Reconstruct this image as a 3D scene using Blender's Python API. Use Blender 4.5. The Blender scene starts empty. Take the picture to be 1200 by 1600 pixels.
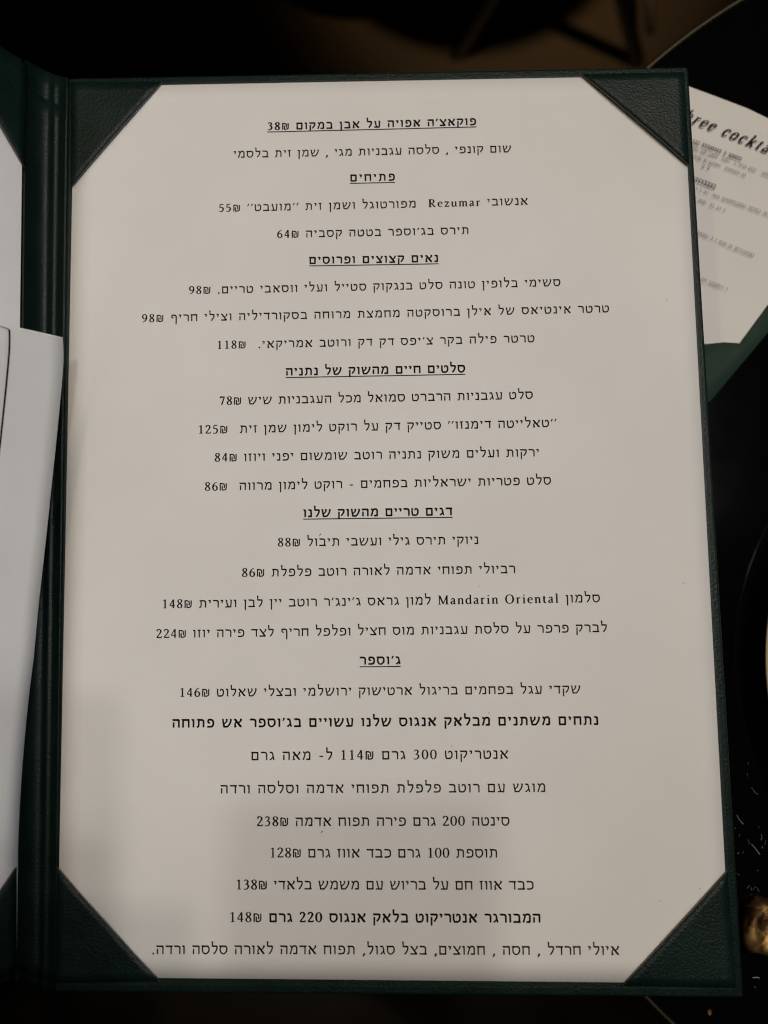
import bpy, bmesh, math, random
from mathutils import Vector, Matrix, Euler
random.seed(7)
R = math.radians
S = bpy.context.scene
COL = S.collection

# ------------------------------------------------------------------ camera, world, light, exposure
ZM = 0.760            # height of the open menu's paper above the floor (m)
ZT = 0.716            # height of the table top
FPX = 1400.0          # focal length in photo pixels (photo 1200 x 1600)
CAM = Vector((0.0083, -0.0317, ZM + 0.2929))
CROT = (Matrix.Rotation(R(-0.677), 3, 'Z') @ Matrix.Rotation(R(1.624), 3, 'Y') @ Matrix.Rotation(R(5.859), 3, 'X'))
cd = bpy.data.cameras.new('camera'); cam = bpy.data.objects.new('camera', cd); COL.objects.link(cam)
cam.matrix_world = Matrix.Translation(CAM) @ CROT.to_4x4()
cd.sensor_fit = 'VERTICAL'; cd.sensor_height = 32.0; cd.lens = 32.0 * FPX / 1600.0
cd.clip_start = 0.01; cd.clip_end = 60
cd.dof.use_dof = True; cd.dof.focus_distance = 0.296
cd.dof.aperture_fstop = (cd.lens / 1000.0) / 0.0047   # 4.2 mm pupil of a phone lens
S.camera = cam

w = bpy.data.worlds.new('World'); S.world = w; w.use_nodes = True
bg = w.node_tree.nodes['Background']; bg.inputs[0].default_value = (0.9, 0.95, 1.0, 1); bg.inputs[1].default_value = 0.005

def lamp(name, xy, h, target, power, col, size=0.03, cone=46, blend=0.6):
    l = bpy.data.lights.new(name, 'SPOT'); l.energy = power; l.color = col
    l.shadow_soft_size = size; l.spot_size = R(cone); l.spot_blend = blend
    o = bpy.data.objects.new(name, l); COL.objects.link(o)
    o.location = (xy[0], xy[1], ZM + h)
    d = Vector(target) - o.location
    o.rotation_euler = d.to_track_quat('-Z', 'Y').to_euler()
    return o
WARM = (1.0, 0.84, 0.71); WARMER = (1.0, 0.80, 0.55); NEUT = (1.0, 0.945, 0.86); AMBER = (1.0, 0.74, 0.44); COOL = (0.70, 0.84, 1.0)
mid = (0.06, 0.06, ZM)
lamp('ceiling_spot', (-0.012, 0.41), 1.9, mid, 15, NEUT, 0.04, 22, .75)
lamp('ceiling_spot', (0.646, 0.47), 1.9, mid, 15, NEUT, 0.03, 22, .75)
lamp('ceiling_spot', (0.50, 0.58), 1.9, mid, 17, WARM, 0.03, 22, .75)
lamp('ceiling_spot', (0.63, 0.23), 1.9, mid, 14.5, NEUT, 0.03, 22, .75)
lamp('ceiling_spot', (0.55, 1.00), 1.9, (0.10, 0.06, ZM), 24, WARM, 0.05, 18, .6)
lamp('ceiling_spot', (-0.90, 0.70), 1.9, (-0.02, -0.06, ZM), 11, AMBER, 0.05, 20, .6)
lamp('ceiling_spot', (1.2, 0.30), 1.15, (-0.17, 0.0, ZM), 13, COOL, 0.08, 17, .7)
lamp('ceiling_spot', (0.42, 0.25), 1.9, (0.16, 0.83, 0), 180, (1.0, 0.66, 0.34), 0.06, 14, .8)
S.view_settings.view_transform = 'Standard'; S.view_settings.look = 'None'
S.cycles.filter_width = 1.15
S.view_settings.exposure = 0.07; S.view_settings.gamma = 1.0
S.view_settings.use_curve_mapping = False

# ------------------------------------------------------------------ helpers
def P(u, v, z):
    """the place at height z that the lens sees at photo pixel (u, v)"""
    d = CROT @ Vector(((u - 600) / FPX, -(v - 800) / FPX, -1.0))
    t = (z - CAM.z) / d.z
    return CAM + d * t

def link(name, bm, mats, parent=None, smooth=False):
    me = bpy.data.meshes.new(name); bm.to_mesh(me); bm.free()
    for m in (mats if isinstance(mats, (list, tuple)) else [mats]): me.materials.append(m)
    if smooth:
        for p in me.polygons: p.use_smooth = True
    o = bpy.data.objects.new(name, me); COL.objects.link(o)
    if parent:
        o.parent = parent; o.matrix_parent_inverse = Matrix.Translation(-Vector(parent.location))
    return o

def tag(o, label=None, cat=None, group=None, kind=None):
    if label: o['label'] = label
    if cat: o['category'] = cat
    if group: o['group'] = group
    if kind: o['kind'] = kind
    return o

def empty(name, loc, label, cat, group=None):
    o = bpy.data.objects.new(name, None); COL.objects.link(o); o.location = loc
    o.empty_display_size = 0.02
    return tag(o, label, cat, group)

def slab(top, thick, bevel=0.0, seg=3):
    """a plate: closed outline of its upper face (Vectors, counter-clockwise from above), and a thickness"""
    bm = bmesh.new()
    a = [bm.verts.new(p) for p in top]
    b = [bm.verts.new(Vector(p) - Vector((0, 0, thick))) for p in top]
    bm.faces.new(a); bm.faces.new(b[::-1])
    n = len(a)
    for i in range(n):
        bm.faces.new((a[i], b[i], b[(i + 1) % n], a[(i + 1) % n]))
    bmesh.ops.recalc_face_normals(bm, faces=bm.faces)
    if bevel:
        bmesh.ops.bevel(bm, geom=list(bm.edges), offset=bevel, segments=seg, affect='EDGES', profile=0.5)
    return bm

def lathe(bm, prof, cx, cy, seg=64):
    rings = []
    for r, z in prof:
        rings.append([bm.verts.new((cx + r * math.cos(2 * math.pi * k / seg), cy + r * math.sin(2 * math.pi * k / seg), z)) for k in range(seg)])
    for a, b in zip(rings, rings[1:]):
        for k in range(seg):
            bm.faces.new((a[k], a[(k + 1) % seg], b[(k + 1) % seg], b[k]))
    bm.faces.new(rings[0][::-1]); bm.faces.new(rings[-1])
    bmesh.ops.recalc_face_normals(bm, faces=bm.faces)
    return bm

def tube(bm, pts, rad, seg=10):
    pts = [Vector(p) for p in pts]; rings = []
    if not isinstance(rad, (list, tuple)): rad = [rad] * len(pts)
    for i, p in enumerate(pts):
        t = (pts[min(i + 1, len(pts) - 1)] - pts[max(i - 1, 0)]).normalized()
        u = t.cross(Vector((0.3, 0.2, 1.0))).normalized() if abs(t.z) < .95 else t.cross(Vector((1, 0, 0))).normalized()
        v = t.cross(u)
        rings.append([bm.verts.new(p + (u * math.cos(2 * math.pi * k / seg) + v * math.sin(2 * math.pi * k / seg)) * rad[i]) for k in range(seg)])
    for a, b in zip(rings, rings[1:]):
        for k in range(seg):
            bm.faces.new((a[k], a[(k + 1) % seg], b[(k + 1) % seg], b[k]))
    bm.faces.new(rings[0][::-1]); bm.faces.new(rings[-1])
    bmesh.ops.recalc_face_normals(bm, faces=bm.faces)
    return bm

# ------------------------------------------------------------------ materials
def mat(name, col, rough=0.6, metal=0.0, spec=0.5, build=None):
    m = bpy.data.materials.new(name); m.use_nodes = True
    nt = m.node_tree; b = nt.nodes['Principled BSDF']
    b.inputs['Base Color'].default_value = (*col, 1); b.inputs['Roughness'].default_value = rough
    b.inputs['Metallic'].default_value = metal; b.inputs['Specular IOR Level'].default_value = spec
    if build: build(nt, b)
    return m

def N(nt, t, **kw):
    n = nt.nodes.new(t)
    for k, v in kw.items(): setattr(n, k, v)
    return n

def coords(nt, scale=1.0):
    tc = N(nt, 'ShaderNodeNewGeometry')
    return tc.outputs['Position']

def noise(nt, vec, scale, detail=4, rough=.55):
    n = N(nt, 'ShaderNodeTexNoise'); n.inputs['Scale'].default_value = scale
    n.inputs['Detail'].default_value = detail; n.inputs['Roughness'].default_value = rough
    nt.links.new(vec, n.inputs['Vector']); return n.outputs['Fac']

def ramp(nt, fac, stops):
    r = N(nt, 'ShaderNodeValToRGB'); e = r.color_ramp.elements
    e[0].position, e[0].color = stops[0][0], (*stops[0][1], 1); e[1].position, e[1].color = stops[1][0], (*stops[1][1], 1)
    for p, c in stops[2:]:
        x = e.new(p); x.color = (*c, 1)
    nt.links.new(fac, r.inputs[0]); return r.outputs[0]

def leather(grain=1.0, lo=(.0024, .0105, .0084), hi=(.0042, .0155, .0125)):
    def f(nt, b):
        v = coords(nt)
        nt.links.new(ramp(nt, noise(nt, v, 60, 5), [(.3, lo), (.7, hi)]), b.inputs['Base Color'])
        vo = N(nt, 'ShaderNodeTexVoronoi'); vo.inputs['Scale'].default_value = 1300
        vo.feature = 'F1'; nt.links.new(v, vo.inputs['Vector'])
        n2 = noise(nt, v, 2400, 3)
        n3 = noise(nt, v, 260, 4)
        a = N(nt, 'ShaderNodeMath', operation='MULTIPLY_ADD'); a.inputs[1].default_value = .5
        nt.links.new(n2, a.inputs[0]); nt.links.new(vo.outputs['Distance'], a.inputs[2])
        a2 = N(nt, 'ShaderNodeMath', operation='MULTIPLY_ADD'); a2.inputs[1].default_value = .6
        nt.links.new(n3, a2.inputs[0]); nt.links.new(a.outputs[0], a2.inputs[2])
        bp = N(nt, 'ShaderNodeBump'); bp.inputs['Strength'].default_value = .32 * grain; bp.inputs['Distance'].default_value = .0004
        nt.links.new(a2.outputs[0], bp.inputs['Height']); nt.links.new(bp.outputs[0], b.inputs['Normal'])
        rr = N(nt, 'ShaderNodeMapRange'); rr.inputs['To Min'].default_value = .36; rr.inputs['To Max'].default_value = .58
        nt.links.new(noise(nt, v, 120, 4), rr.inputs['Value']); nt.links.new(rr.outputs[0], b.inputs['Roughness'])
    return f

def paper_nodes(lo, hi):
    def f(nt, b):
        v = coords(nt)
        nt.links.new(ramp(nt, noise(nt, v, 18, 5, .6), [(.3, lo), (.7, hi)]), b.inputs['Base Color'])
        bp = N(nt, 'ShaderNodeBump'); bp.inputs['Strength'].default_value = .12; bp.inputs['Distance'].default_value = .0002
        nt.links.new(noise(nt, v, 900, 5), bp.inputs['Height']); nt.links.new(bp.outputs[0], b.inputs['Normal'])
    return f

def floor_nodes(nt, b):
    v = coords(nt)
    nt.links.new(ramp(nt, noise(nt, v, 5, 6, .6), [(.3, (.017, .0105, .0035)), (.7, (.026, .0165, .0055))]), b.inputs['Base Color'])

def table_nodes(nt, b):
    v = coords(nt)
    rr = N(nt, 'ShaderNodeMapRange'); rr.inputs['To Min'].default_value = .03; rr.inputs['To Max'].default_value = .09
    nt.links.new(noise(nt, v, 35, 6, .7), rr.inputs['Value']); nt.links.new(rr.outputs[0], b.inputs['Roughness'])

def brass_nodes(nt, b):
    v = coords(nt)
    nt.links.new(ramp(nt, noise(nt, v, 130, 4), [(.42, (.045, .022, .008)), (.60, (.42, .26, .09))]), b.inputs['Base Color'])  # bright and dark parts of the gold reflection, put into the colour as noise

M_LEATHER = mat('green_leather', (.01, .03, .025), .45, spec=.28, build=leather())
M_LINER = mat('green_leather_liner', (.01, .03, .025), .5, spec=.3, build=leather(.8, (.0025, .010, .008), (.0045, .015, .0125)))
M_GREEN2 = mat('smooth_green_leather', (.008, .03, .019), .6, spec=.12, build=leather(.15, (.006, .026, .016), (.009, .034, .021)))
M_WORN = mat('worn_leather_fold', (.05, .05, .045), .55)
M_RAW = mat('raw_leather_edge', (.11, .085, .075), .75)
M_PAPER = mat('white_paper', (.8, .8, .78), .85, spec=.25, build=paper_nodes((.77, .765, .745), (.82, .815, .80)))
M_PAPER2 = mat('white_office_paper', (.78, .78, .78), .85, spec=.25, build=paper_nodes((.76, .76, .765), (.81, .81, .815)))
M_INK = mat('black_ink', (.006, .0055, .006), .8, spec=.1)
M_TABLE = mat('black_gloss', (.002, .002, .0025), .06, spec=.2, build=table_nodes)
M_BRASS = mat('brass', (.5, .33, .12), .5, .85, build=brass_nodes)
M_RIM = mat('brushed_rim', (.065, .056, .038), .5, 1.0)
M_FLOOR = mat('brown_floor', (.1, .07, .04), .5, build=floor_nodes)
M_BLACKWOOD = mat('black_wood', (.012, .009, .007), .45)
M_CREAM = mat('cream_glaze', (.62, .52, .36), .3)
M_POUF = mat('dark_fabric', (.010, .007, .005), .9)
M_LINT = mat('lint', (.55, .55, .52), .8)
M_PHONE = mat('phone_shell', (.02, .02, .022), .35)

# ------------------------------------------------------------------ the setting: floor
bm = bmesh.new()
vs = [bm.verts.new(c) for c in ((-6, -6, 0), (6, -6, 0), (6, 8, 0), (-6, 8, 0))]
bm.faces.new(vs)
tag(link('floor', bm, M_FLOOR), kind='structure')

# ------------------------------------------------------------------ round table at the right
def circle3(a, b, c):
    ax, ay, bx, by, cx, cy = a.x, a.y, b.x, b.y, c.x, c.y
    d = 2 * (ax * (by - cy) + bx * (cy - ay) + cx * (ay - by))
    ux = ((ax * ax + ay * ay) * (by - cy) + (bx * bx + by * by) * (cy - ay) + (cx * cx + cy * cy) * (ay - by)) / d
    uy = ((ax * ax + ay * ay) * (cx - bx) + (bx * bx + by * by) * (ax - cx) + (cx * cx + cy * cy) * (bx - ax)) / d
    return ux, uy, math.hypot(ax - ux, ay - uy)
TX, TY, TR = circle3(P(1012, 102, ZT), P(1142, 6, ZT), P(1030, 1585, ZT))
print('TABLE', TX, TY, TR)
tbl = empty('round_table', (TX, TY, 0), 'round glossy black table with a thin metal rim under the menus', 'table')
bm = bmesh.new(); r0 = TR - .0022
lathe(bm, [(r0, ZT - .022), (r0, ZT - .001), (r0 - .001, ZT), (0.01, ZT)], TX, TY, 160)
link('table_top', bm, M_TABLE, tbl)
bm = bmesh.new()
rings = []
for r, z in ((r0 + .0002, ZT - .023), (TR, ZT - .023), (TR + .0015, ZT - .012), (TR, ZT + .0006), (TR - .001, ZT + .0011), (r0 + .0002, ZT + .0004)):
    rings.append([bm.verts.new((TX + r * math.cos(2 * math.pi * k / 160), TY + r * math.sin(2 * math.pi * k / 160), z)) for k in range(160)])
for a, b in zip(rings, rings[1:] + rings[:1]):
    for k in range(160):
        bm.faces.new((a[k], a[(k + 1) % 160], b[(k + 1) % 160], b[k]))
bmesh.ops.recalc_face_normals(bm, faces=bm.faces)
link('metal_rim', bm, M_RIM, tbl, True)
bm = bmesh.new(); lathe(bm, [(.03, .015), (.028, .1), (.028, ZT - .0225)], TX, TY, 32); link('pedestal', bm, M_BLACKWOOD, tbl, True)
bm = bmesh.new(); lathe(bm, [(.19, 0), (.19, .008), (.17, .014), (.02, .0148)], TX, TY, 64); link('foot_plate', bm, M_BLACKWOOD, tbl)

# lint and fibres on the gloss
bm = bmesh.new()
rl = random.Random(3)
def fibre(u, v, ang, ln, rad):
    p0 = P(u, v, ZT + .0004); pts = []
    a = ang; q = Vector(p0)
    bend = rl.uniform(-1.2, 1.2)
    for k in range(6):
        pts.append(q.copy()); a += bend / 5; q += Vector((math.cos(a), math.sin(a), 0)) * ln / 5
    tube(bm, pts, rad, 4)
for k in range(60):
    u, v = rl.uniform(1140, 1260), rl.gauss(1335, 60)
    if k % 5 == 0: v = rl.uniform(640, 1580)
    p = P(u, v, ZT)
    if math.hypot(p.x - TX, p.y - TY) > TR - .01: continue
    fibre(u, v, rl.uniform(0, 6.28), rl.uniform(.0004, .0018) * (2.6 if k % 11 == 0 else 1), rl.uniform(.000018, .00004))
fibre(1187, 1335, 2.1, .0045, .00007); fibre(1162, 1288, 2.5, .004, .00006); fibre(1176, 1528, .4, .0024, .00012)
tag(link('lint', bm, M_LINT), 'pale lint and fibres scattered on the glossy black table', 'lint', kind='stuff')

# plate at the right edge of the picture
pl_r = .105; e0 = P(1196, 1052, ZT + .014)
bm = bmesh.new()
lathe(bm, [(.05, ZT), (.075, ZT + .0005), (.09, ZT + .009), (pl_r, ZT + .0135), (pl_r, ZT + .0155), (.088, ZT + .012), (.07, ZT + .004), (.01, ZT + .0035)], e0.x + pl_r, e0.y, 128)
tag(link('plate', bm, M_CREAM, None, True), 'cream plate at the right edge of the black table', 'plate')

# added lumps in place of reflections in the gloss: gold foil on the table
def glint(name, outline, zh, label):
    bm = bmesh.new(); rf = random.Random(11)
    c = [P(u, v, ZT + .0003) for u, v in outline]
    cen = sum(c, Vector()) / len(c)
    base = [bm.verts.new(p) for p in c]
    ringm = [bm.verts.new(cen + (p - cen) * rf.uniform(.62, .8) + Vector((0, 0, zh * rf.uniform(.35, 1.0)))) for p in c]
    ringi = [bm.verts.new(cen + (p - cen) * rf.uniform(.25, .4) + Vector((0, 0, zh * rf.uniform(.1, .8)))) for p in c]
    top = bm.verts.new(cen + Vector((0, 0, zh * .5)))
    n = len(c)
    for i in range(n):
        j = (i + 1) % n
        bm.faces.new((base[i], base[j], ringm[j])); bm.faces.new((base[i], ringm[j], ringm[i]))
        bm.faces.new((ringm[i], ringm[j], ringi[i])); bm.faces.new((ringm[j], ringi[j], ringi[i]))
        bm.faces.new((ringi[i], ringi[j], top))
    bm.faces.new(base[::-1])
    bmesh.ops.recalc_face_normals(bm, faces=bm.faces)
    return tag(link(name, bm, M_BRASS, None, True), label, 'gold foil')
glint('gold_glint', [(1158, 1406), (1186, 1396), (1215, 1404), (1240, 1430), (1236, 1480), (1205, 1497), (1176, 1490), (1158, 1492), (1150, 1450)], .010,
     'lump standing in for a reflected gold foil piece on the table by the menu corner')
glint('gold_glint', [(1103, 1577), (1109, 1575), (1113, 1580), (1112, 1587), (1106, 1588)], .0012,
     'tiny lump for a gold speck reflected in the black table below the menu')

# ------------------------------------------------------------------ stool and pouf on the floor behind
def leg(parent, top, foot, r0, r1, name='leg'):
    bm = bmesh.new(); tube(bm, [top, foot], [r0, r1], 12); link(name, bm, M_BLACKWOOD, parent, True)
f1 = P(713, 86, .0); f2 = P(997, 112, .0)
st = empty('stool', (.1, .85, 0), 'dark stool with slanting crossed legs standing on the brown floor', 'stool')
SZ = .46
t1 = f1 + (P(766, -2, .12) - f1) * (SZ / .12); t2 = f2 + (P(969, -2, .12) - f2) * (SZ / .12)
back = Vector((0, .24, 0)); sc_ = (t1 + t2) / 2 + back / 2
bm = bmesh.new(); lathe(bm, [(.16, SZ), (.175, SZ + .012), (.175, SZ + .03), (.16, SZ + .042), (.02, SZ + .046)], sc_.x, sc_.y, 64); link('seat', bm, M_BLACKWOOD, st, True)
for o_ in (Vector(), back):
    leg(st, t1 + o_, f1 + o_, .010, .009); leg(st, t2 + o_ + Vector((0, .012, 0)), f2 + o_ + Vector((0, .012, 0)), .010, .009)
for fa in (f1, f2):
    bm = bmesh.new(); tube(bm, [fa + Vector((0, .012, .06)), fa + back + Vector((0, 0, .06))], .006, 8); link('stretcher', bm, M_BLACKWOOD, st, True)
pc = P(560, -60, 0)
bm = bmesh.new(); lathe(bm, [(.14, 0), (.16, .01), (.165, .1), (.165, .3), (.15, .34), (.02, .35)], pc.x, pc.y + .08, 64)
tag(link('pouf', bm, M_POUF, None, True), 'dark round pouf on the floor left of the stool', 'pouf')

# ------------------------------------------------------------------ the open menu folder
def at(u, v, dz=0.0): return P(u, v, ZM + dz)
folder = empty('menu_folder', at(600, 850, -.006), 'open dark green leather menu folder with diagonal corner pockets holding white pages', 'menu folder', 'green menu folders')
DZ = -.0007                                    # liner surface lies just under the paper
board = [at(106, 121, DZ), at(84, 1551, DZ), at(1163, 1560, DZ), at(1076, 103, DZ)]
link('cover_panel', slab(board, .0034, .0011, 4), M_LEATHER, folder, True)
lin = [at(110, 131, DZ + .0003), at(88, 1540, DZ + .0003), at(1150, 1547, DZ + .0003), at(1069, 114, DZ + .0003)]
link('panel_liner', slab(lin, .0006, .00012, 2), M_LINER, folder)

def pocket(a, b, c, frame_to, bulge=.0006, z=.0006, parent=None, mp=None):
    """a, b: ends of the slanted free edge; c: the corner. Triangular sheet, slightly bulged over the paper."""
    bm = bmesh.new(); n = 12; top = {}; bot = {}
    for i in range(n + 1):
        for j in range(n + 1 - i):
            s, t = i / n, j / n; q = 1 - s - t      # q weight of c
            p = frame_to(a[0] * s + b[0] * t + c[0] * q, a[1] * s + b[1] * t + c[1] * q)
            edge = min(s, t) * 2
            h = z + .0003 + bulge * min(1, edge * 2.2) * (1 - q) + .0003 * (1 - q)
            top[i, j] = bm.verts.new(p[0] + p[1] * h); bot[i, j] = bm.verts.new(p[0] + p[1] * (h - .0008))
    for i in range(n):
        for j in range(n - i):
            bm.faces.new((top[i, j], top[i + 1, j], top[i, j + 1])); bm.faces.new((bot[i, j], bot[i, j + 1], bot[i + 1, j]))
            if j < n - i - 1:
                bm.faces.new((top[i + 1, j], top[i + 1, j + 1], top[i, j + 1])); bm.faces.new((bot[i + 1, j], bot[i, j + 1], bot[i + 1, j + 1]))
    for k in range(n):
        f = bm.faces.new((top[k, n - k], top[k + 1, n - k - 1], bot[k + 1, n - k - 1], bot[k, n - k])); f.material_index = 1
        bm.faces.new((top[k, 0], top[k + 1, 0], bot[k + 1, 0], bot[k, 0])); bm.faces.new((top[0, k], top[0, k + 1], bot[0, k + 1], bot[0, k]))
    bmesh.ops.recalc_face_normals(bm, faces=bm.faces)
    o = link('corner_pocket', bm, [M_LEATHER, M_RAW], parent or folder, True)
    # the turned-under ends of the free edge
    for e, other in ((a, b), (b, a)):
        bm = bmesh.new(); pts = []
        dx, dy = other[0] - e[0], other[1] - e[1]; L = math.hypot(dx, dy); dx /= L; dy /= L
        ox, oy = (e[0] - c[0]), (e[1] - c[1]); l2 = math.hypot(ox, oy); ox /= l2; oy /= l2
        for k in range(8):
            th = k / 7 * 2.4
            uu = e[0] - dx * 3 * (k < 1) + ox * 14 * math.sin(th * .55) * .9 - dx * 4 * math.sin(th); vv = e[1] + oy * 14 * math.sin(th * .55) * .9 - dy * 4 * math.sin(th)
            p = frame_to(uu, vv); pts.append(p[0] + p[1] * (z + .0005 - .0009 * k / 7))
        tube(bm, pts, [.0003 + .00022 * math.sin(k / 7 * math.pi) for k in range(8)], 8)
        t = link('turned_edge', bm, M_WORN, None, True); t.parent = o; t.matrix_parent_inverse = o.matrix_world.inverted() @ Matrix.Translation(-Vector(folder.location)) if False else Matrix.Translation(-Vector((parent or folder).location))
    return o
UP = Vector((0, 0, 1))
flat = lambda u, v: (at(u, v), UP)
pocket((255, 131), (112, 295), (112, 130), flat)
pocket((1075, 260), (908, 119), (1068, 115), flat)
pocket((91, 1354), (251, 1531), (88, 1534), flat)
pocket((971, 1538), (1135, 1359), (1149, 1542), flat)

# spine: a shallow trough between the panels
zl = .004
def strip_mesh(cols, thick):
    bm = bmesh.new(); g = [[bm.verts.new(p) for p in c] for c in cols]; gb = [[bm.verts.new(p - Vector((0, 0, thick))) for p in c] for c in cols]
    for i in range(len(cols) - 1):
        for j in range(len(cols[0]) - 1):
            bm.faces.new((g[i][j], g[i][j + 1], g[i + 1][j + 1], g[i + 1][j])); bm.faces.new((gb[i][j], gb[i + 1][j], gb[i + 1][j + 1], gb[i][j + 1]))
    for i in range(len(cols) - 1):
        bm.faces.new((g[i][0], g[i + 1][0], gb[i + 1][0], gb[i][0])); bm.faces.new((g[i][-1], gb[i][-1], gb[i + 1][-1], g[i + 1][-1]))
    for j in range(len(cols[0]) - 1):
        bm.faces.new((g[0][j], gb[0][j], gb[0][j + 1], g[0][j + 1])); bm.faces.new((g[-1][j], g[-1][j + 1], gb[-1][j + 1], gb[-1][j]))
    bmesh.ops.recalc_face_normals(bm, faces=bm.faces); return bm
def spine_pt(s, t, lift=0.0, v0=(121, 92), v1=(1551, 1530)):
    # s 0 at the right panel .. 1 at the left panel; t 0 top .. 1 bottom
    u = (105 - 66 * s) * (1 - t) + (88 - 66 * s) * t
    vt = v0[0] + (v0[1] - v0[0]) * s ** 1.5; vb = v1[0] + (v1[1] - v1[0]) * s
    z = DZ - .0005 - .0075 * math.sin(math.pi * min(1, s * 1.02)) ** .8 * (1 - .3 * s) + (zl + .001) * s ** 2
    z += .0014 * math.exp(-((s - .3) / .07) ** 2)           # the worn ridge along the hinge
    z += .0003 * math.sin(9 * t + 5 * s)
    return at(u, vt * (1 - t) + vb * t, z + lift)
NS, NTT = 28, 60
link('spine', strip_mesh([[spine_pt(i / NS, j / NTT) for j in range(NTT + 1)] for i in range(NS + 1)], .0016), M_LEATHER, folder, True)
link('spine_lining', strip_mesh([[spine_pt(.02 + .96 * i / NS, j / NTT, .0007, (167, 132), (1538, 1516)) for j in range(NTT + 1)] for i in range(NS + 1)], .0005), M_LINER, folder, True)

# left panel, held up steeply
AL = R(61)
h0 = at(39, 150, zl); h1 = at(22, 1500, zl)
hx = (h1 - h0).normalized()                      # runs down the hinge
ax_out = Vector((-math.cos(AL), 0, math.sin(AL))); ax_out = (ax_out - hx * ax_out.dot(hx)).normalized()
nrm = ax_out.cross(hx).normalized()
if nrm.x < 0: nrm = -nrm
vtop = (at(39, 91, zl) - h0).dot(hx); vbot = (at(21, 1532, zl) - h0).dot(hx)
def lp(d, l, n=0.0): return h0 + ax_out * d + hx * l + nrm * n
def oslab(pts, thick, bevel, direction):
    bm = bmesh.new(); a = [bm.verts.new(p) for p in pts]; b = [bm.verts.new(p - direction * thick) for p in pts]
    bm.faces.new(a); bm.faces.new(b[::-1]); n = len(a)
    for i in range(n): bm.faces.new((a[i], b[i], b[(i + 1) % n], a[(i + 1) % n]))
    bmesh.ops.recalc_face_normals(bm, faces=bm.faces)
    if bevel: bmesh.ops.bevel(bm, geom=list(bm.edges), offset=bevel, segments=3, affect='EDGES', profile=.5)
    return bm
PW = .216
link('cover_panel', oslab([lp(0, vtop, -.0008), lp(PW, vtop, -.0008), lp(PW, vbot, -.0008), lp(0, vbot, -.0008)], .0034, .0011, nrm), M_LEATHER, folder, True)
link('panel_liner', oslab([lp(.002, vtop + .003, -.0004), lp(PW - .003, vtop + .003, -.0004), lp(PW - .003, vbot - .003, -.0004), lp(.002, vbot - .003, -.0004)], .0006, .0001, nrm), M_LINER, folder)
onleft = lambda d, l: (lp(d, l), nrm)
d0, d1, l0, l1 = .0030, .213, vtop + .0045, vbot - .0045
# page edge seen at px 28.5: find its distance from the hinge
def d_at(u, v):
    d = CROT @ Vector(((u - 600) / FPX, -(v - 800) / FPX, -1.0)); t = (lp(0, 0) - CAM).dot(nrm) / d.dot(nrm)
    q = CAM + d * t - h0; return q.dot(ax_out), q.dot(hx)
dA, lA = d_at(30, 262); dB, lB = d_at(23, 1354)
print('left page edge', dA, lA, dB, lB, 'panel', vtop, vbot)
def lpocket(a, b, c):
    k = 1.0
    o = pocket.__wrapped__(a, b, c) if hasattr(pocket, '__wrapped__') else None
d_page = (dA + dB) / 2
cut = .034
def pocket_left(a, b, c):
    # same sheet, in metres on the tilted panel (turned ends scaled to metres)
    bm = bmesh.new(); n = 10; top = {}; bot = {}
    for i in range(n + 1):
        for j in range(n + 1 - i):
            s, t = i / n, j / n; q = 1 - s - t
            d, l = a[0] * s + b[0] * t + c[0] * q, a[1] * s + b[1] * t + c[1] * q
            h = .0013 + .0006 * min(1, min(s, t) * 4.4) * (1 - q)
            top[i, j] = bm.verts.new(lp(d, l, h)); bot[i, j] = bm.verts.new(lp(d, l, h - .00055))
    for i in range(n):
        for j in range(n - i):
            bm.faces.new((top[i, j], top[i + 1, j], top[i, j + 1])); bm.faces.new((bot[i, j], bot[i, j + 1], bot[i + 1, j]))
            if j < n - i - 1:
                bm.faces.new((top[i + 1, j], top[i + 1, j + 1], top[i, j + 1])); bm.faces.new((bot[i + 1, j], bot[i, j + 1], bot[i + 1, j + 1]))
    for k in range(n):
        f = bm.faces.new((top[k, n - k], top[k + 1, n - k - 1], bot[k + 1, n - k - 1], bot[k, n - k])); f.material_index = 1
        bm.faces.new((top[k, 0], top[k + 1, 0], bot[k + 1, 0], bot[k, 0])); bm.faces.new((top[0, k], top[0, k + 1], bot[0, k + 1], bot[0, k]))
    bmesh.ops.recalc_face_normals(bm, faces=bm.faces)
    link('corner_pocket', bm, [M_LEATHER, M_RAW], folder, True)
pr = d_page - .0006
pocket_left((pr, lA), (pr + cut, vtop + .0042), (pr - .0005, vtop + .003))
pocket_left((pr, lB), (pr + cut, vbot - .0042), (pr - .0005, vbot - .003))
pl2 = d_page + .2105
pocket_left((pl2, lA), (pl2 - cut, vtop + .0042), (pl2 + .0005, vtop + .003))
pocket_left((pl2, lB), (pl2 - cut, vbot - .0042), (pl2 + .0005, vbot - .003))

# page under the left pockets
lt, lb2 = vtop + .0045, vbot - .0045
link_left = oslab([lp(d_page, lt, .0003), lp(d_page + .21, lt, .0003), lp(d_page + .21, lb2, .0003), lp(d_page, lb2, .0003)], .00025, 0, nrm)
tag(link('menu_page', link_left, M_PAPER2), 'blank white page held flat in the raised left panel, beneath the loose sheet', 'page')

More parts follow.
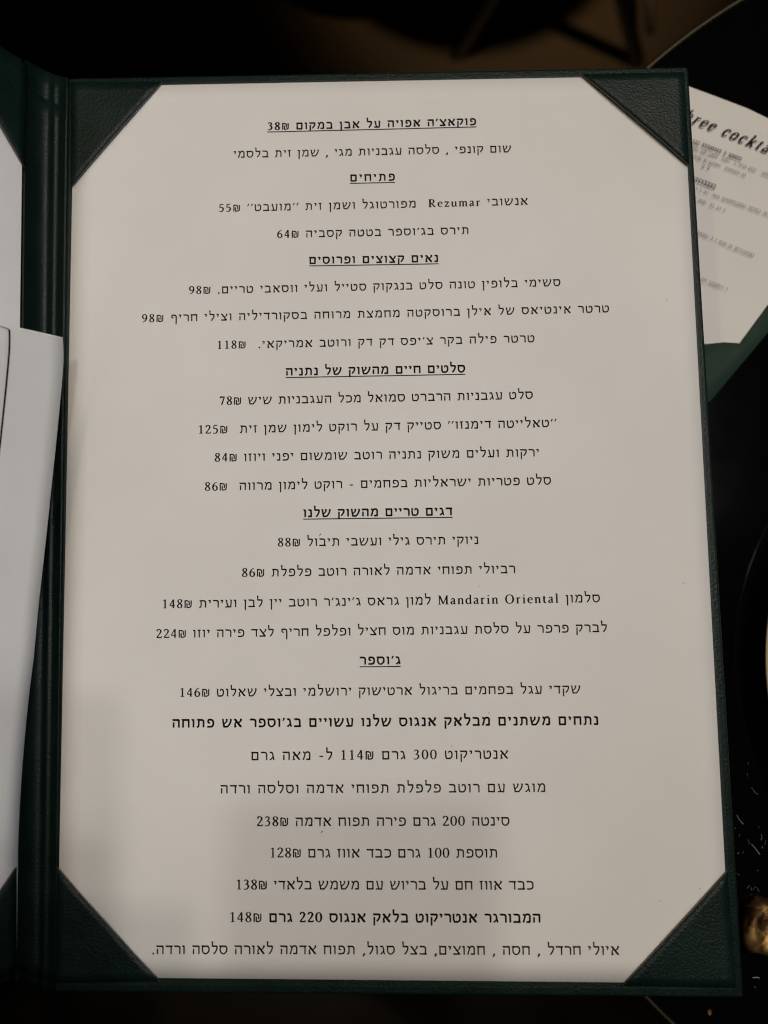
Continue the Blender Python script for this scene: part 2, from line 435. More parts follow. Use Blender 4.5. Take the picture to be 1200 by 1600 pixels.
# loose sheet that has dropped out of its upper pocket and leans over the spine
edge_px = [(98, 527), (99.3, 555), (97.5, 590), (93, 640), (87, 700), (79, 775), (70, 860), (60, 950), (50, 1060), (40, 1175), (31, 1280), (25, 1345)]
def edge_at(t):
    x = t * (len(edge_px) - 1); i = min(int(x), len(edge_px) - 2); f = x - i
    p0 = edge_px[max(i - 1, 0)]; p1 = edge_px[i]; p2 = edge_px[i + 1]; p3 = edge_px[min(i + 2, len(edge_px) - 1)]
    return [.5 * (2 * b + (c - a) * f + (2 * a - 5 * b + 4 * c - d) * f * f + (3 * b - a - 3 * c + d) * f ** 3) for a, b, c, d in zip(p0, p1, p2, p3)]
TP, LP = d_at(26, 1352)
def sheet(s, t):
    u, v = edge_at(t)
    zz = .0035 + .012 * (1 - t) ** 1.3
    e = at(u, v, zz)
    if t > .999: e = lp(TP, LP, .0006)
    # the far side lies on the panel
    lrow = (e - h0).dot(hx)
    dl = .0 + .172
    far = lp(dl, lrow + .012 * (1 - t), .0008 + .010 * (1 - t))
    m = e.lerp(far, s)
    m += nrm * (.006 * math.sin(math.pi * s) * (1 - t) * (1 - s))
    foot = lp((m - h0).dot(ax_out), (m - h0).dot(hx), .0007)
    return m.lerp(foot, (t - .7) / .3) if t > .7 else m
def sheet_ext(s, t):
    if t <= 1: return sheet(s, t)
    m = sheet(s, 1); q = m - h0; l = q.dot(hx)
    return lp(q.dot(ax_out), l + (vbot - .005 - l) * (t - 1) / .1, .0006)
NI, NJ = 30, 60
cols = [[sheet_ext(i / NI, j / NJ) for j in range(NJ + 7)] for i in range(NI + 1)]
def thin(cols, off):
    bm = bmesh.new(); g = [[bm.verts.new(p) for p in c] for c in cols]
    for i in range(len(cols) - 1):
        for j in range(len(cols[0]) - 1): bm.faces.new((g[i][j], g[i][j + 1], g[i + 1][j + 1], g[i + 1][j]))
    bm.normal_update()
    flip = sum((f.normal.dot(CAM - f.calc_center_median()) < 0) for f in bm.faces) > len(bm.faces) / 2
    if flip: bmesh.ops.reverse_faces(bm, faces=bm.faces)
    bmesh.ops.solidify(bm, geom=list(bm.faces), thickness=off)
    return bm
loose = link('loose_sheet', thin(cols, .00011), M_PAPER2, None, True)
tag(loose, 'loose white sheet with a thin black border line leaning out of the left panel', 'sheet')
# its printed border, draped on the sheet
def sheet_n(s, t, n=.0003):
    e = .01; a = sheet(min(1, s + e), t) - sheet(max(0, s - e), t); b = sheet(s, min(1, t + e)) - sheet(s, max(0, t - e))
    nn = a.cross(b).normalized()
    if nn.dot(CAM - sheet(s, t)) < 0: nn = -nn
    return sheet(s, t) + nn * n
bm = bmesh.new()
sb, tb, wd = .118, .022, .0036
def ribbon(pairs):
    vv = [(bm.verts.new(sheet_n(*a)), bm.verts.new(sheet_n(*b))) for a, b in pairs]
    for (a, b), (c, d) in zip(vv, vv[1:]): bm.faces.new((a, b, d, c))
path = [(sb, .80 + (tb + .012 - .80) * k / 50) for k in range(51)]
path += [(sb + .012 * (1 - math.cos(k / 6 * math.pi / 2)), tb + .012 * (1 - math.sin(k / 6 * math.pi / 2))) for k in range(1, 7)]
path += [(sb + .012 + (.9 - sb - .012) * k / 40, tb) for k in range(1, 41)]
NLEN = len(path)
inner = []
for i, (a, b) in enumerate(path):
    p, q = path[max(i - 1, 0)], path[min(i + 1, NLEN - 1)]
    ds, dt = q[0] - p[0], (q[1] - p[1]) * 1.4; l = math.hypot(ds, dt)
    inner.append((a - dt / l * wd, b + ds / l * wd * .7))
ribbon(list(zip(path, inner)))
link('border_line', bm, M_INK, loose)

# ------------------------------------------------------------------ the right page
PC = [(116, 135.5), (1066.5, 118), (1142.5, 1536.6), (89, 1526.5)]
def wave(u, v):
    x, y = u / 1200, v / 1600
    return .00012 * math.sin(5 * x + 3 * y) + .0001 * math.sin(11 * x - 7 * y + 1)
def pg(u, v, dz=0.0): return at(u, v, wave(u, v) + dz)
def bil(s, t):
    a = [PC[0][k] * (1 - s) + PC[1][k] * s for k in (0, 1)]; b = [PC[3][k] * (1 - s) + PC[2][k] * s for k in (0, 1)]
    return a[0] * (1 - t) + b[0] * t, a[1] * (1 - t) + b[1] * t
cols = [[pg(*bil(i / 30, j / 42)) for j in range(43)] for i in range(31)]
page = link('menu_page', thin(cols, .00012), M_PAPER, None, True)
tag(page, 'white page printed with lines of Hebrew dishes and prices, held in the right panel', 'page')

# ------------------------------------------------------------------ lettering
# strokes: (kind, points (x, y, width)); Hebrew letter height = 100
G = {
'א': (76, [('l', [(7,99,8),(14,92,17),(62,10,17),(70,2,9)]), ('c', [(60,102,5),(66,92,15),(60,72,11),(46,54,9)]), ('c', [(26,66,9),(15,46,10),(14,26,12),(22,5,11)]), ('l', [(4,4,8),(22,5,11)])]),
'ב': (68, [('l', [(6,101,6),(10,92,15)]), ('c', [(8,91,16),(32,91,16),(48,87,15),(54,70,12),(54,36,12),(54,10,13)]), ('l', [(3,8,15),(66,8,15)])]),
'ג': (48, [('l', [(6,101,6),(9,92,15)]), ('l', [(6,91,16),(28,91,16)]), ('c', [(27,93,10),(31,66,11),(35,34,12),(41,1,11)]), ('c', [(34,38,8),(22,22,10),(8,2,15)])]),
'ד': (64, [('l', [(4,101,6),(7,92,14)]), ('l', [(4,91,16),(63,91,16)]), ('l', [(50,94,12),(50,0,11)])]),
'ה': (70, [('l', [(4,101,6),(7,92,14)]), ('l', [(4,91,16),(62,91,16)]), ('l', [(59,95,12),(59,0,11)]), ('l', [(13,64,10),(12,0,12)])]),
'ו': (30, [('l', [(4,101,6),(7,92,14)]), ('l', [(4,91,16),(21,91,15)]), ('l', [(18,96,12),(18,0,11)])]),
'ז': (36, [('l', [(2,92,13),(32,96,12)]), ('l', [(17,92,12),(19,0,11)])]),
'ח': (72, [('l', [(2,101,6),(5,92,14)]), ('l', [(3,91,16),(68,91,16)]), ('l', [(62,94,12),(62,0,11)]), ('l', [(12,90,11),(12,0,12)])]),
'ט': (72, [('l', [(4,100,6),(10,94,14)]), ('c', [(10,96,12),(9,60,11),(12,24,12),(18,8,13)]), ('l', [(12,8,15),(52,8,15)]), ('c', [(50,8,14),(62,30,12),(64,62,12),(58,86,13),(46,93,12),(36,88,10)]), ('l', [(37,93,9),(37,70,7)])]),
'י': (30, [('l', [(4,101,6),(7,92,14)]), ('l', [(4,91,16),(20,91,15)]), ('c', [(19,96,12),(19,78,11),(14,56,7)])]),
'כ': (64, [('l', [(5,101,6),(9,92,15)]), ('c', [(6,91,16),(34,91,16),(52,82,14),(57,50,12),(52,18,14),(34,8,15),(6,8,15)])]),
'ך': (60, [('l', [(4,91,16),(58,91,16)]), ('l', [(52,94,12),(52,-36,11)])]),
'ל': (60, [('c', [(4,146,6),(10,140,14),(11,118,10),(11,92,11)]), ('l', [(8,91,16),(50,91,16)]), ('c', [(50,97,12),(51,68,12),(42,36,12),(24,2,13)])]),
'מ': (76, [('c', [(6,100,6),(13,92,14),(24,74,10)]), ('c', [(26,82,11),(18,44,11),(8,1,12)]), ('c', [(24,74,10),(36,93,14),(54,93,15),(64,76,12),(64,40,12),(64,8,13)]), ('l', [(34,8,15),(69,8,15)])]),
'ם': (72, [('l', [(4,101,6),(8,92,14)]), ('l', [(6,91,16),(64,91,16)]), ('l', [(60,95,12),(60,2,12)]), ('l', [(12,90,11),(12,2,12)]), ('l', [(7,8,15),(65,8,15)])]),
'נ': (42, [('l', [(6,101,6),(10,92,15)]), ('l', [(8,91,16),(31,91,15)]), ('l', [(30,95,12),(32,6,12)]), ('l', [(2,8,15),(37,8,15)])]),
'ן': (30, [('l', [(4,101,6),(7,92,14)]), ('l', [(4,91,16),(21,91,15)]), ('l', [(18,96,12),(17,-38,11)])]),
'ס': (74, [('l', [(2,101,6),(5,92,14)]), ('l', [(3,91,16),(60,91,16)]), ('c', [(56,93,14),(66,66,12),(63,32,13),(48,10,13),(32,6,13),(16,20,12),(9,52,11),(13,90,11)])]),
'ע': (70, [('l', [(50,101,6),(56,93,14)]), ('c', [(60,97,12),(59,66,11),(57,34,11),(54,8,12)]), ('l', [(3,7,13),(60,7,14)]), ('l', [(7,101,6),(13,93,14)]), ('c', [(15,97,12),(18,66,11),(24,36,11),(32,8,11)])]),
'פ': (68, [('c', [(12,91,15),(36,92,16),(54,82,14),(60,50,12),(54,18,14),(36,8,15),(5,8,15)]), ('l', [(14,92,11),(13,56,11)]), ('l', [(12,56,13),(32,54,12)])]),
'ף': (68, [('c', [(12,91,15),(36,92,16),(54,84,14),(58,58,12),(58,10,12),(57,-38,11)]), ('l', [(14,92,11),(13,56,11)]), ('l', [(12,56,13),(32,54,12)])]),
'צ': (68, [('l', [(4,101,6),(9,94,14)]), ('l', [(9,96,14),(54,12,15)]), ('c', [(58,101,7),(61,90,14),(56,70,10),(38,50,8)]), ('l', [(3,8,15),(62,8,15)])]),
'ק': (68, [('l', [(4,101,6),(7,92,14)]), ('l', [(4,91,16),(60,91,16)]), ('c', [(59,95,12),(58,62,12),(48,36,12),(34,10,12)]), ('l', [(13,64,11),(12,-36,11)])]),
'ר': (60, [('l', [(4,101,6),(7,92,14)]), ('c', [(4,91,16),(30,91,16),(46,86,15),(52,68,12),(52,34,11),(52,0,11)])]),
'ש': (90, [('l', [(3,101,6),(9,93,14)]), ('c', [(10,97,12),(12,66,11),(17,34,12),(20,6,12)]), ('l', [(37,101,6),(43,93,13)]), ('c', [(46,97,12),(40,66,10),(18,36,9)]), ('l', [(73,101,6),(79,93,14)]), ('c', [(82,97,12),(78,66,12),(67,34,12),(50,6,12)]), ('l', [(15,7,14),(55,7,14)])]),
'ת': (76, [('l', [(8,101,6),(12,92,14)]), ('c', [(10,91,16),(38,91,16),(56,86,15),(63,68,12),(63,34,11),(63,0,11)]), ('c', [(20,92,11),(21,56,11),(20,22,11),(13,6,13)]), ('l', [(2,4,11),(16,8,14)])]),
'׳': (22, [('l', [(17,108,13),(5,72,6)])]),
'’': (24, [('c', [(12,104,15),(15,92,12),(6,74,6)])]),
'₪': (80, [('c', [(9,0,11),(9,48,11),(9,94,11)]), ('c', [(4,93,13),(28,93,13),(46,84,12),(50,64,11),(50,32,10)]), ('c', [(28,64,10),(28,34,11),(28,8,11)]), ('c', [(24,7,13),(46,7,13),(64,16,12),(69,36,11),(69,98,11)])]),
' ': (38, []), ',': (30, [('c', [(12,12,18),(17,2,17),(7,-24,8)])]), '.': (28, [('l', [(6,8,18),(22,8,18)])]), '-': (46, [('l', [(6,42,12),(38,42,12)])]),
}
D = {  # figures and Latin: cap height 100
'0': (58, [('c', [(28,98,6),(12,84,10),(6,50,12),(12,16,10),(28,2,6),(44,16,10),(50,50,12),(44,84,10),(28,98,6)])]),
'1': (58, [('l', [(12,84,6),(30,96,8)]), ('l', [(30,99,11),(30,3,12)]), ('l', [(12,3,6),(46,3,6)])]),
'2': (58, [('c', [(7,76,11),(14,94,10),(29,97,9),(42,86,12),(42,68,12),(28,40,9),(5,7,9)]), ('l', [(5,6,12),(49,6,12),(52,20,6)])]),
'3': (58, [('c', [(8,82,8),(18,95,8),(32,94,11),(40,78,12),(32,60,9),(18,52,7)]), ('c', [(18,53,7),(38,48,11),(44,28,12),(34,8,10),(16,2,9),(6,8,11)])]),
'4': (58, [('l', [(38,99,8),(4,33,7)]), ('l', [(4,29,10),(52,29,10)]), ('l', [(38,99,11),(38,0,12)])]),
'5': (58, [('l', [(13,95,11),(46,97,9)]), ('l', [(14,97,7),(9,56,7)]), ('c', [(9,56,7),(28,60,10),(43,46,12),(44,24,12),(32,6,10),(16,2,9),(6,8,11)])]),
'6': (58, [('c', [(46,97,6),(24,84,9),(10,56,12),(9,26,12),(20,5,9),(34,3,9),(47,18,12),(47,40,12),(36,56,9),(20,54,8),(10,42,8)])]),
'7': (58, [('l', [(6,80,6),(9,93,11),(51,93,11)]), ('l', [(48,92,9),(22,0,12)])]),
'8': (58, [('c', [(29,98,7),(14,90,10),(12,74,12),(22,58,12),(38,44,12),(47,24,12),(40,6,9),(28,2,7),(14,8,10),(8,24,12),(16,42,10),(34,56,9),(44,74,11),(42,90,10),(29,98,7)])]),
'9': (58, [('c', [(10,3,6),(32,16,9),(46,44,12),(47,74,12),(36,95,9),(22,97,9),(9,82,12),(9,60,12),(20,44,9),(36,46,8),(46,58,8)])]),
'R': (74, [('l', [(4,3,6),(34,3,6)]), ('l', [(4,97,6),(30,97,6)]), ('l', [(18,97,14),(18,3,14)]), ('c', [(20,96,7),(44,94,9),(54,74,14),(44,54,9),(20,50,7)]), ('l', [(32,50,10),(62,3,13)]), ('l', [(54,3,6),(74,3,6)])]),
'e': (50, [('l', [(9,38,6),(44,38,6)]), ('c', [(44,38,8),(40,58,9),(26,66,7),(12,54,11),(8,34,13),(14,12,11),(28,2,9),(44,12,6)])]),
'z': (50, [('l', [(7,48,6),(8,62,9),(44,62,9)]), ('l', [(42,62,10),(8,5,10)]), ('l', [(6,5,9),(44,5,9),(46,20,6)])]),
'u': (58, [('l', [(2,63,6),(14,63,6)]), ('c', [(13,66,12),(13,30,12),(16,8,12),(28,3,9),(42,14,7)]), ('l', [(34,63,6),(45,63,6)]), ('l', [(45,66,12),(45,3,12)]), ('l', [(45,3,6),(56,3,6)])]),
'm': (86, [('l', [(2,63,6),(14,63,6)]), ('l', [(14,66,12),(14,3,12)]), ('l', [(4,3,6),(25,3,6)]), ('c', [(16,52,7),(28,65,8),(40,60,11),(43,42,12),(43,3,12)]), ('l', [(34,3,6),(53,3,6)]), ('c', [(45,52,7),(57,65,8),(69,60,11),(72,42,12),(72,3,12)]), ('l', [(62,3,6),(83,3,6)])]),
'a': (50, [('c', [(9,54,11),(20,66,8),(33,62,11),(36,44,12),(36,12,12),(47,4,7)]), ('c', [(36,40,6),(16,32,9),(8,16,12),(18,3,9),(36,14,6)])]),
'r': (42, [('l', [(2,63,6),(14,63,6)]), ('l', [(14,66,12),(14,3,12)]), ('l', [(3,3,6),(27,3,6)]), ('c', [(15,48,7),(26,63,9),(37,60,13)])]),
'M': (98, [('l', [(3,97,6),(20,97,6)]), ('l', [(15,97,7),(15,3,7)]), ('l', [(3,3,6),(28,3,6)]), ('l', [(17,97,14),(49,6,12)]), ('l', [(49,6,7),(80,97,7)]), ('l', [(80,99,14),(80,3,14)]), ('l', [(66,3,6),(94,3,6)]), ('l', [(78,97,6),(94,97,6)])]),
'n': (58, [('l', [(2,63,6),(14,63,6)]), ('l', [(14,66,12),(14,3,12)]), ('l', [(3,3,6),(24,3,6)]), ('c', [(16,52,7),(29,65,8),(42,60,11),(45,42,12),(45,3,12)]), ('l', [(35,3,6),(56,3,6)])]),
'd': (58, [('c', [(44,52,6),(28,66,8),(12,54,11),(8,32,13),(14,10,11),(28,3,8),(44,14,6)]), ('l', [(34,102,6),(45,102,6)]), ('l', [(45,105,12),(45,3,12)]), ('l', [(45,3,6),(56,3,6)])]),
'i': (32, [('l', [(3,63,6),(15,63,6)]), ('l', [(16,66,12),(16,3,12)]), ('l', [(4,3,6),(28,3,6)]), ('l', [(10,92,13),(22,92,13)])]),
'O': (84, [('c', [(40,99,7),(18,88,11),(8,50,14),(18,12,11),(40,1,7),(62,12,11),(72,50,14),(62,88,11),(40,99,7)])]),
't': (36, [('l', [(3,63,6),(30,63,6)]), ('c', [(15,82,6),(15,60,12),(15,20,12),(20,4,10),(32,8,6)])]),
'l': (32, [('l', [(4,102,6),(15,102,6)]), ('l', [(16,105,12),(16,3,12)]), ('l', [(4,3,6),(28,3,6)])]),
'c': (48, [('c', [(42,52,12),(30,66,8),(14,58,11),(8,34,13),(14,10,11),(28,2,9),(43,12,6)])]),
'o': (54, [('c', [(26,67,7),(12,56,11),(7,34,13),(12,12,11),(26,1,7),(40,12,11),(45,34,13),(40,56,11),(26,67,7)])]),
'k': (58, [('l', [(3,102,6),(14,102,6)]), ('l', [(15,105,13),(15,3,13)]), ('l', [(4,3,6),(26,3,6)]), ('l', [(46,62,8),(18,34,8)]), ('l', [(26,40,12),(46,3,12)]), ('l', [(40,3,6),(56,3,6)]), ('l', [(36,63,6),(54,63,6)])]),
'h': (58, [('l', [(3,102,6),(14,102,6)]), ('l', [(14,105,12),(14,3,12)]), ('l', [(3,3,6),(24,3,6)]), ('c', [(16,52,7),(29,65,8),(42,60,11),(45,42,12),(45,3,12)]), ('l', [(35,3,6),(56,3,6)])]),
's': (42, [('c', [(35,52,8),(26,65,8),(12,60,11),(12,46,11),(28,32,12),(35,18,11),(26,3,9),(10,4,8),(5,16,7)])]),
}
DS = 1.15
def glyph(ch):
    if ch in D:
        w_, st_ = D[ch]; fx = .87 if ch.isdigit() else .93; return w_ * DS * fx, [(kd, [(a * fx, b, c) for a, b, c in p]) for kd, p in st_], DS
    w_, st_ = G[ch]; fx = .95 if ch == '₪' else 1.0; return w_ * fx, [(kd, [(a * fx, b, c) for a, b, c in p]) for kd, p in st_], 1.0
def smooth_pts(pts):
    out = []; n = len(pts)
    for i in range(n - 1):
        p0 = pts[max(i - 1, 0)]; p1 = pts[i]; p2 = pts[i + 1]; p3 = pts[min(i + 2, n - 1)]
        for f in (0, .25, .5, .75):
            out.append(tuple(.5 * (2 * b + (c - a) * f + (2 * a - 5 * b + 4 * c - d) * f * f + (3 * b - a - 3 * c + d) * f ** 3) for a, b, c, d in zip(p0, p1, p2, p3)))
    out.append(pts[-1]); return out
def stroke_poly(pts, grow, nar=1.0):
    L, Rr = [], []; n = len(pts)
    for i in range(n):
        a = pts[max(i - 1, 0)]; b = pts[min(i + 1, n - 1)]; p = pts[i]
        dx, dy = b[0] - a[0], b[1] - a[1]; l = math.hypot(dx, dy) or 1; nx, ny = -dy / l, dx / l
        k = 1.0
        if 0 < i < n - 1:
            d1 = (p[0] - a[0], p[1] - a[1]); l1 = math.hypot(*d1) or 1
            k = 1 / max(.6, abs(-ny * 0 + (nx * -d1[1] + ny * d1[0]) / l1))
        h = (p[2] * grow[0] + grow[1]) / 2 * k
        L.append((p[0] + nx * h * nar, p[1] + ny * h)); Rr.append((p[0] - nx * h * nar, p[1] - ny * h))
    return L, Rr
def visual(s):
    """right-to-left line to left-to-right glyph order, keeping figures and Latin runs as they are"""
    out, run = [], ''
    import re
    toks = re.findall(r'[A-Za-z]+(?: [A-Za-z]+)*|[0-9]+₪?|.', s)
    return [t for t in toks[::-1]]
def layout(s):
    x = 0; items = []; n = 0
    for t in visual(s):
        for ch in t:
            w_, st_, sc = glyph(ch); items.append((x, n, ch)); x += w_; n += 1
    return items, x, n
rj = random.Random(5)
def write(name, parent, mapf, width, H, text, bold=False, slant=0.0, plain_tail=0, off=.00006):
    """letters as thin ink shapes; mapf(x, y) takes metres along / above the baseline to a place"""
    items, nat, n = layout(text) if any('\u0590' <= c <= '\u05ff' for c in text) else (None, 0, 0)
    if items is None:
        x = 0; items = []; n = 0
        for ch in text: items.append((x, n, ch)); x += glyph(ch)[0]; n += 1
        nat = x
    k = H / 100.0; xs = k * (1.2 if slant else 1.38)
    track = (width - nat * xs) / max(1, n - 1)
    if n < 3 or width < .001: track = 0
    bm = bmesh.new(); zi = 0
    for x, idx, ch in items:
        _, st_, sc = glyph(ch)
        heavy = bold and idx >= plain_tail
        gx = x * xs + idx * track
        for kind, pts in st_:
            q = [(a * sc, b * sc, c_ * sc) for a, b, c_ in pts]
            if kind == 'c': q = smooth_pts(q)
            L, Rr = stroke_poly(q, ((1.0, 1.2) if slant else (1.1, 3.0) if ch in D or ch == '₪' else (1.15, 6.0)) if heavy else ((.95, 1.8) if ch in D else (1.0, 3.3)), 1.0 if ch in D else .84)
            zi += 1; dz = (zi % 7) * 2e-6
            va = [bm.verts.new(mapf(gx + (a + slant * b) * xs, b * k, off + dz)) for a, b in L]
            vb = [bm.verts.new(mapf(gx + (a + slant * b) * xs, b * k, off + dz)) for a, b in Rr]
            for i in range(len(va) - 1): bm.faces.new((va[i], vb[i], vb[i + 1], va[i + 1]))
    bm.normal_update()
    for f in bm.faces:
        if f.normal.z < 0: f.normal_flip()
    print('track %.2f%% of H' % (100 * track / H), text[:18])
    return link(name, bm, M_INK, parent)

LINES = [  # text, left px, baseline y left, right px, baseline y right, style (h heading, b bold, n normal), last price plain
('פוקאצ׳ה אפויה על אבן במקום 38₪', 418, 203.5, 744, 195.5, 'h'),
('שום קונפי , סלסה עגבניות מגי , שמן זית בלסמי', 365, 247, 799, 238, 'n'),
('פתיחים', 547, 283.5, 617, 282, 'h'),
('אנשובי Rezumar  מפורטוגל ושמן זית ׳׳מועבט׳׳ 55₪', 342, 331.5, 825, 320, 'n'),
('תירס בג’וספר בטטה קסביה 64₪', 433, 372, 733, 365.5, 'n'),
('נאים קצוצים ופרוסים', 483, 412.5, 685, 409, 'h'),
('סשימי בלופין טונה סלט בנגקוק סטייל ועלי ווסאבי טריים. 98₪', 295.5, 460, 876, 447, 'n'),
('טרטר אינטיאס של אילן ברוסקטה מחמצת מרוחה בסקורדיליה וצילי חריף 98₪', 222, 504, 952, 488, 'n'),
('טרטר פילה בקר צ’יפס דק דק ורוטב אמריקאי.  118₪', 339, 545.5, 835.5, 534.5, 'n'),
('סלטים חיים מהשוק של נתניה', 446.5, 587, 727, 581.5, 'h'),
('סלט עגבניות הרברט סמואל מכל העגבניות שיש 78₪', 343, 633, 833, 623, 'n'),
('׳׳טאלייטה דימנזו׳׳ סטייק דק על רוקט לימון שמן זית  125₪', 309.5, 678, 870, 667, 'n'),
('ירקות ועלים משוק נתניה רוטב שומשום יפני ויוזו 84₪', 335.5, 721.5, 843, 713, 'n'),
('סלט פטריות ישראליות בפחמים - רוקט לימון מרווה  86₪', 320, 767, 861.5, 757, 'n'),
('דגים טריים מהשוק שלנו', 474, 808, 707, 805, 'h'),
('ניוקי תירס גילי ועשבי תיבול 88₪', 434, 854, 748, 850, 'n'),
('רביולי תפוחי אדמה לאורה רוטב פלפלת 86₪', 378, 901.5, 805.5, 895.5, 'n'),
('סלמון Mandarin Oriental למון גראס ג׳ינג׳ר רוטב יין לבן ועירית 148₪', 253, 950.5, 938, 941, 'n'),
('לברק פרפר על סלסת עגבניות מוס חציל ופלפל חריף לצד פירה יוזו 224₪', 244, 997, 949, 987.5, 'n'),
('ג׳וספר', 562, 1038.5, 626, 1038, 'h'),
('שקדי עגל בפחמים בריגול ארטישוק ירושלמי ובצלי שאלוט 146₪', 280, 1089, 907.5, 1083.5, 'n'),
('נתחים משתנים מבלאק אנגוס שלנו עשויים בג׳וספר אש פתוחה', 269, 1137, 935.5, 1132.5, 'b'),
('אנטריקוט 300 גרם 114₪ ל- מאה גרם', 392, 1188, 794.5, 1185.5, 'n'),
('מוגש עם רוטב פלפלת תפוחי אדמה וסלסה ורדה', 344, 1240, 853, 1237.5, 'n'),
('סינטה 200 גרם פירה תפוח אדמה 238₪', 401, 1291, 796.5, 1290, 'n'),
('תוספת 100 גרם כבד אווז גרם 128₪', 421, 1340, 778, 1340, 'n'),
('כבד אווז חם על בריוש עם משמש בלאדי 138₪', 368, 1390, 834, 1390, 'n'),
('המבורגר אנטריקוט בלאק אנגוס 220 גרם 148₪', 358, 1441, 845, 1441.5, 'b'),
('איולי חרדל , חסה , חמוצים, בצל סגול, תפוח אדמה לאורה סלסה ורדה.', 237, 1491, 968, 1492, 'n'),
]
def baseline_map(u0, v0, u1, v1):
    a = at(u0, v0); b = at(u1, v1); ex = (b - a).normalized(); ey = Vector((-ex.y, ex.x, 0))
    def f(x, y, off):
        p = a + ex * x + ey * y
        return Vector((p.x, p.y, p.z + off + wave_xyz(p)))
    return f, (b - a).length
def wave_xyz(p):
    q = CROT.transposed() @ (p - CAM); return wave(600 + FPX * q.x / -q.z, 800 - FPX * q.y / -q.z)
for i, (s, u0, v0, u1, v1, kind) in enumerate(LINES):
    f, wd_ = baseline_map(u0, v0, u1, v1)
    Hh = .00242 if i < 9 else .00250 if i < 21 else .00264
    o = write('heading_line' if kind == 'h' else 'text_line', page, f, wd_, Hh, s, kind in 'hb', plain_tail=4 if s.startswith('המב') else 0)
    if kind == 'h':
        bm = bmesh.new(); n = 24; y0, y1 = -.00052, -.00084
        vv = [(bm.verts.new(f(wd_ * k / n, y0, .00007)), bm.verts.new(f(wd_ * k / n, y1, .00007))) for k in range(n + 1)]
        for (a, b), (c, d) in zip(vv, vv[1:]): bm.faces.new((a, b, d, c))
        ul = link('underline', bm, M_INK, None); ul.parent = o; ul.matrix_parent_inverse = Matrix.Identity(4)
# stray specks of toner
bm = bmesh.new(); rs = random.Random(9)
def speck(u, v, r):
    c = at(u, v, .00006); vs = []
    for k in range(7):
        a = 2 * math.pi * k / 7; rr = r * rs.uniform(.6, 1.3); vs.append(bm.verts.new((c.x + rr * math.cos(a), c.y + rr * math.sin(a), c.z + wave(u, v))))
    bm.faces.new(vs)
for u, v, r in ((764, 1114, .00018), (706, 1166, .00016), (1042, 468, .00015), (1068, 911, .00016), (1094, 1388, .0002), (1030, 1408, .00016), (684, 282, .00012), (749, 916, .00014), (332, 446, .00012), (880, 1220, .00010), (416, 734, .0001)):
    speck(u, v, r)
def dash(u0, v0, u1, v1, r):
    a = at(u0, v0, .00007); b = at(u1, v1, .00007); d = (b - a).normalized(); n = Vector((-d.y, d.x, 0)) * r
    bm.faces.new([bm.verts.new(p + Vector((0, 0, wave(u0, v0)))) for p in (a - n, b - n * .4, b + n * .4, a + n)])
dash(504, 1299, 501, 1302, .00016); dash(501, 834, 499, 838, .00016)
bm.normal_update()
for f_ in bm.faces:
    if f_.normal.z < 0: f_.normal_flip()
tag(link('ink_specks', bm, M_INK, page), kind='stuff')

# ------------------------------------------------------------------ the second menu lying on the table
Z2 = ZT + .0075
def at2(u, v, dz=0.0): return P(u, v, Z2 + dz)
f2_ = empty('menu_folder', at2(1150, 580, -.007), 'second green menu folder lying turned on the black table, partly under the open menu', 'menu folder', 'green menu folders')
def sl(px, dz, th, bv): return slab([at2(u, v, dz) for u, v in px], th, bv, 3)
link('cover_panel', sl([(1020, 200), (1020, 690), (1112, 628), (1205, 516), (1320, 370), (1250, 300)], -.001, .0035, .001), M_GREEN2, f2_, True)
pk = [(1030, 541), (1030, 680), (1110, 627), (1203, 516), (1312, 376), (1292, 352), (1200, 476), (1156, 536), (1131, 534.5), (1107, 537)]
link('corner_pocket', sl(pk, .0012, .0007, .0002), M_GREEN2, f2_, True)
# hidden half of the folder, tented against the underside of the open menu
hp = [P(1018, 205, Z2 - .001), P(1018, 690, Z2 - .001), P(850, 720, ZM - .0052), P(850, 260, ZM - .0052)]
bm = bmesh.new(); a = [bm.verts.new(p) for p in hp]; b = [bm.verts.new(p - Vector((0, 0, .003))) for p in hp]
bm.faces.new(a); bm.faces.new(b[::-1])
for i in range(4): bm.faces.new((a[i], b[i], b[(i + 1) % 4], a[(i + 1) % 4]))
bmesh.ops.recalc_face_normals(bm, faces=bm.faces)
link('cover_panel', bm, M_GREEN2, f2_)
p2px = [(1030, 117), (1030, 555), (1107, 556), (1160, 548), (1203, 484), (1290, 362), (1320, 330), (1318, 250), (1260, 214), (1200, 185), (1168, 169.5), (1130, 155), (1079, 136)]
bm = bmesh.new()
def z2w(u, v): return .0006 + .0012 * math.sin((u - 1060) / 60.0) * max(0, (330 - v) / 200)
ptsA = [at2(u, v, z2w(u, v)) for u, v in p2px]
tv = [bm.verts.new(p) for p in ptsA]; bv_ = [bm.verts.new(p - Vector((0, 0, .0003))) for p in ptsA]
bm.faces.new(tv); bm.faces.new(bv_[::-1])
for i in range(len(tv)): bm.faces.new((tv[i], bv_[i], bv_[(i + 1) % len(tv)], tv[(i + 1) % len(tv)]))
bmesh.ops.triangulate(bm, faces=[f for f in bm.faces if len(f.verts) > 4])
bmesh.ops.recalc_face_normals(bm, faces=bm.faces)
page2 = link('menu_page', bm, M_PAPER)
tag(page2, 'blurred white cocktail page in the second menu on the table, sticking out at right', 'page')
def map2(u0, v0, u1, v1):
    a = at2(u0, v0); b = at2(u1, v1); ex = (b - a).normalized(); ey = Vector((-ex.y, ex.x, 0))
    return (lambda x, y, off: Vector((a + ex * x + ey * y)) + Vector((0, 0, .0022 + off))), (b - a).length
f, wl = map2(1053, 186.4, 1224, 255.5)
o = write('heading_line', page2, f, wl, .0040, 'three cocktails', True, slant=.32)
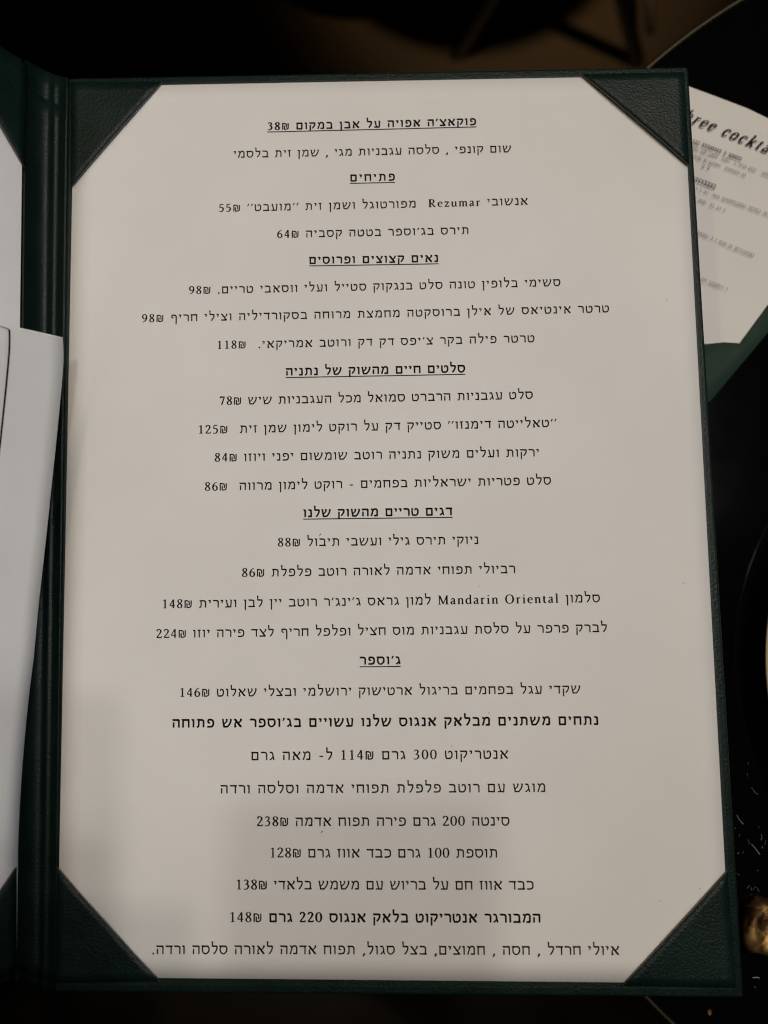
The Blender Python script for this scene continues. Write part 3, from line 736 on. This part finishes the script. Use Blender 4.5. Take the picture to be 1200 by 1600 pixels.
def scribble(u0, v0, u1, v1, h, name, heavy=1.0):
    """print too small and blurred to read: rows of letter-sized marks"""
    f, wl = map2(u0, v0, u1, v1); bm = bmesh.new(); x = 0; r2 = random.Random(int(u0 * 7 + v0 * 13))
    while x < wl:
        if r2.random() < .20: x += h * .7; continue
        w_ = h * r2.uniform(.45, .7)
        for kind in range(r2.choice((1, 2, 2))):
            q = [(0, h * .95), (w_ * .8, h * .9), (w_ * .8, 0)] if kind == 0 else [(0, h * .1), (w_ * .7, h * .05)]
            L, Rr = stroke_poly([(x + a, b, h * .10 * heavy) for a, b in q], (1, 0))
            va = [bm.verts.new(f(a, b, .0001)) for a, b in L]; vb = [bm.verts.new(f(a, b, .0001)) for a, b in Rr]
            for i in range(len(va) - 1): bm.faces.new((va[i], vb[i], vb[i + 1], va[i + 1]))
        x += w_ * 1.15
    bm.normal_update()
    for ff in bm.faces:
        if ff.normal.z < 0: ff.normal_flip()
    link(name, bm, M_INK, page2)
scribble(1040, 213, 1155, 256, .0014, 'heading_line', 1.5)
scribble(1040, 224, 1250, 299, .0012, 'text_line')
scribble(1040, 236, 1159, 280, .0012, 'text_line')
scribble(1093, 266, 1104, 269.5, .0014, 'text_line')
scribble(1050, 276, 1112, 299, .0018, 'heading_line', 1.4)
scribble(1050, 290, 1260, 363, .0012, 'text_line')
scribble(1050, 303, 1126, 334, .0012, 'text_line')
scribble(1050, 354, 1173, 405, .0012, 'text_line')
scribble(1060, 428, 1131, 457, .0012, 'text_line')

# ------------------------------------------------------------------ the phone that takes the picture, just behind the lens
ph = empty('smartphone', CAM, 'dark smartphone held above the open menu', 'phone')
def phone_part(name, x0, x1, y0, y1, z0, z1, bev, m):
    bm = bmesh.new()
    vs = [bm.verts.new((x, y, z)) for z in (z0, z1) for x, y in ((x0, y0), (x1, y0), (x1, y1), (x0, y1))]
    for q in ((0, 3, 2, 1), (4, 5, 6, 7), (0, 1, 5, 4), (1, 2, 6, 5), (2, 3, 7, 6), (3, 0, 4, 7)): bm.faces.new([vs[k] for k in q])
    bmesh.ops.bevel(bm, geom=list(bm.edges), offset=bev, segments=4, affect='EDGES', profile=.5)
    o = link(name, bm, m, None, True); o.parent = ph; return o
ph.rotation_euler = CROT.to_euler()
phone_part('body', -.054, .019, -.138, .019, .004, .012, .0035, M_PHONE)
phone_part('camera_bump', -.020, .014, -.022, .014, .0025, .0045, .0009, M_PHONE)
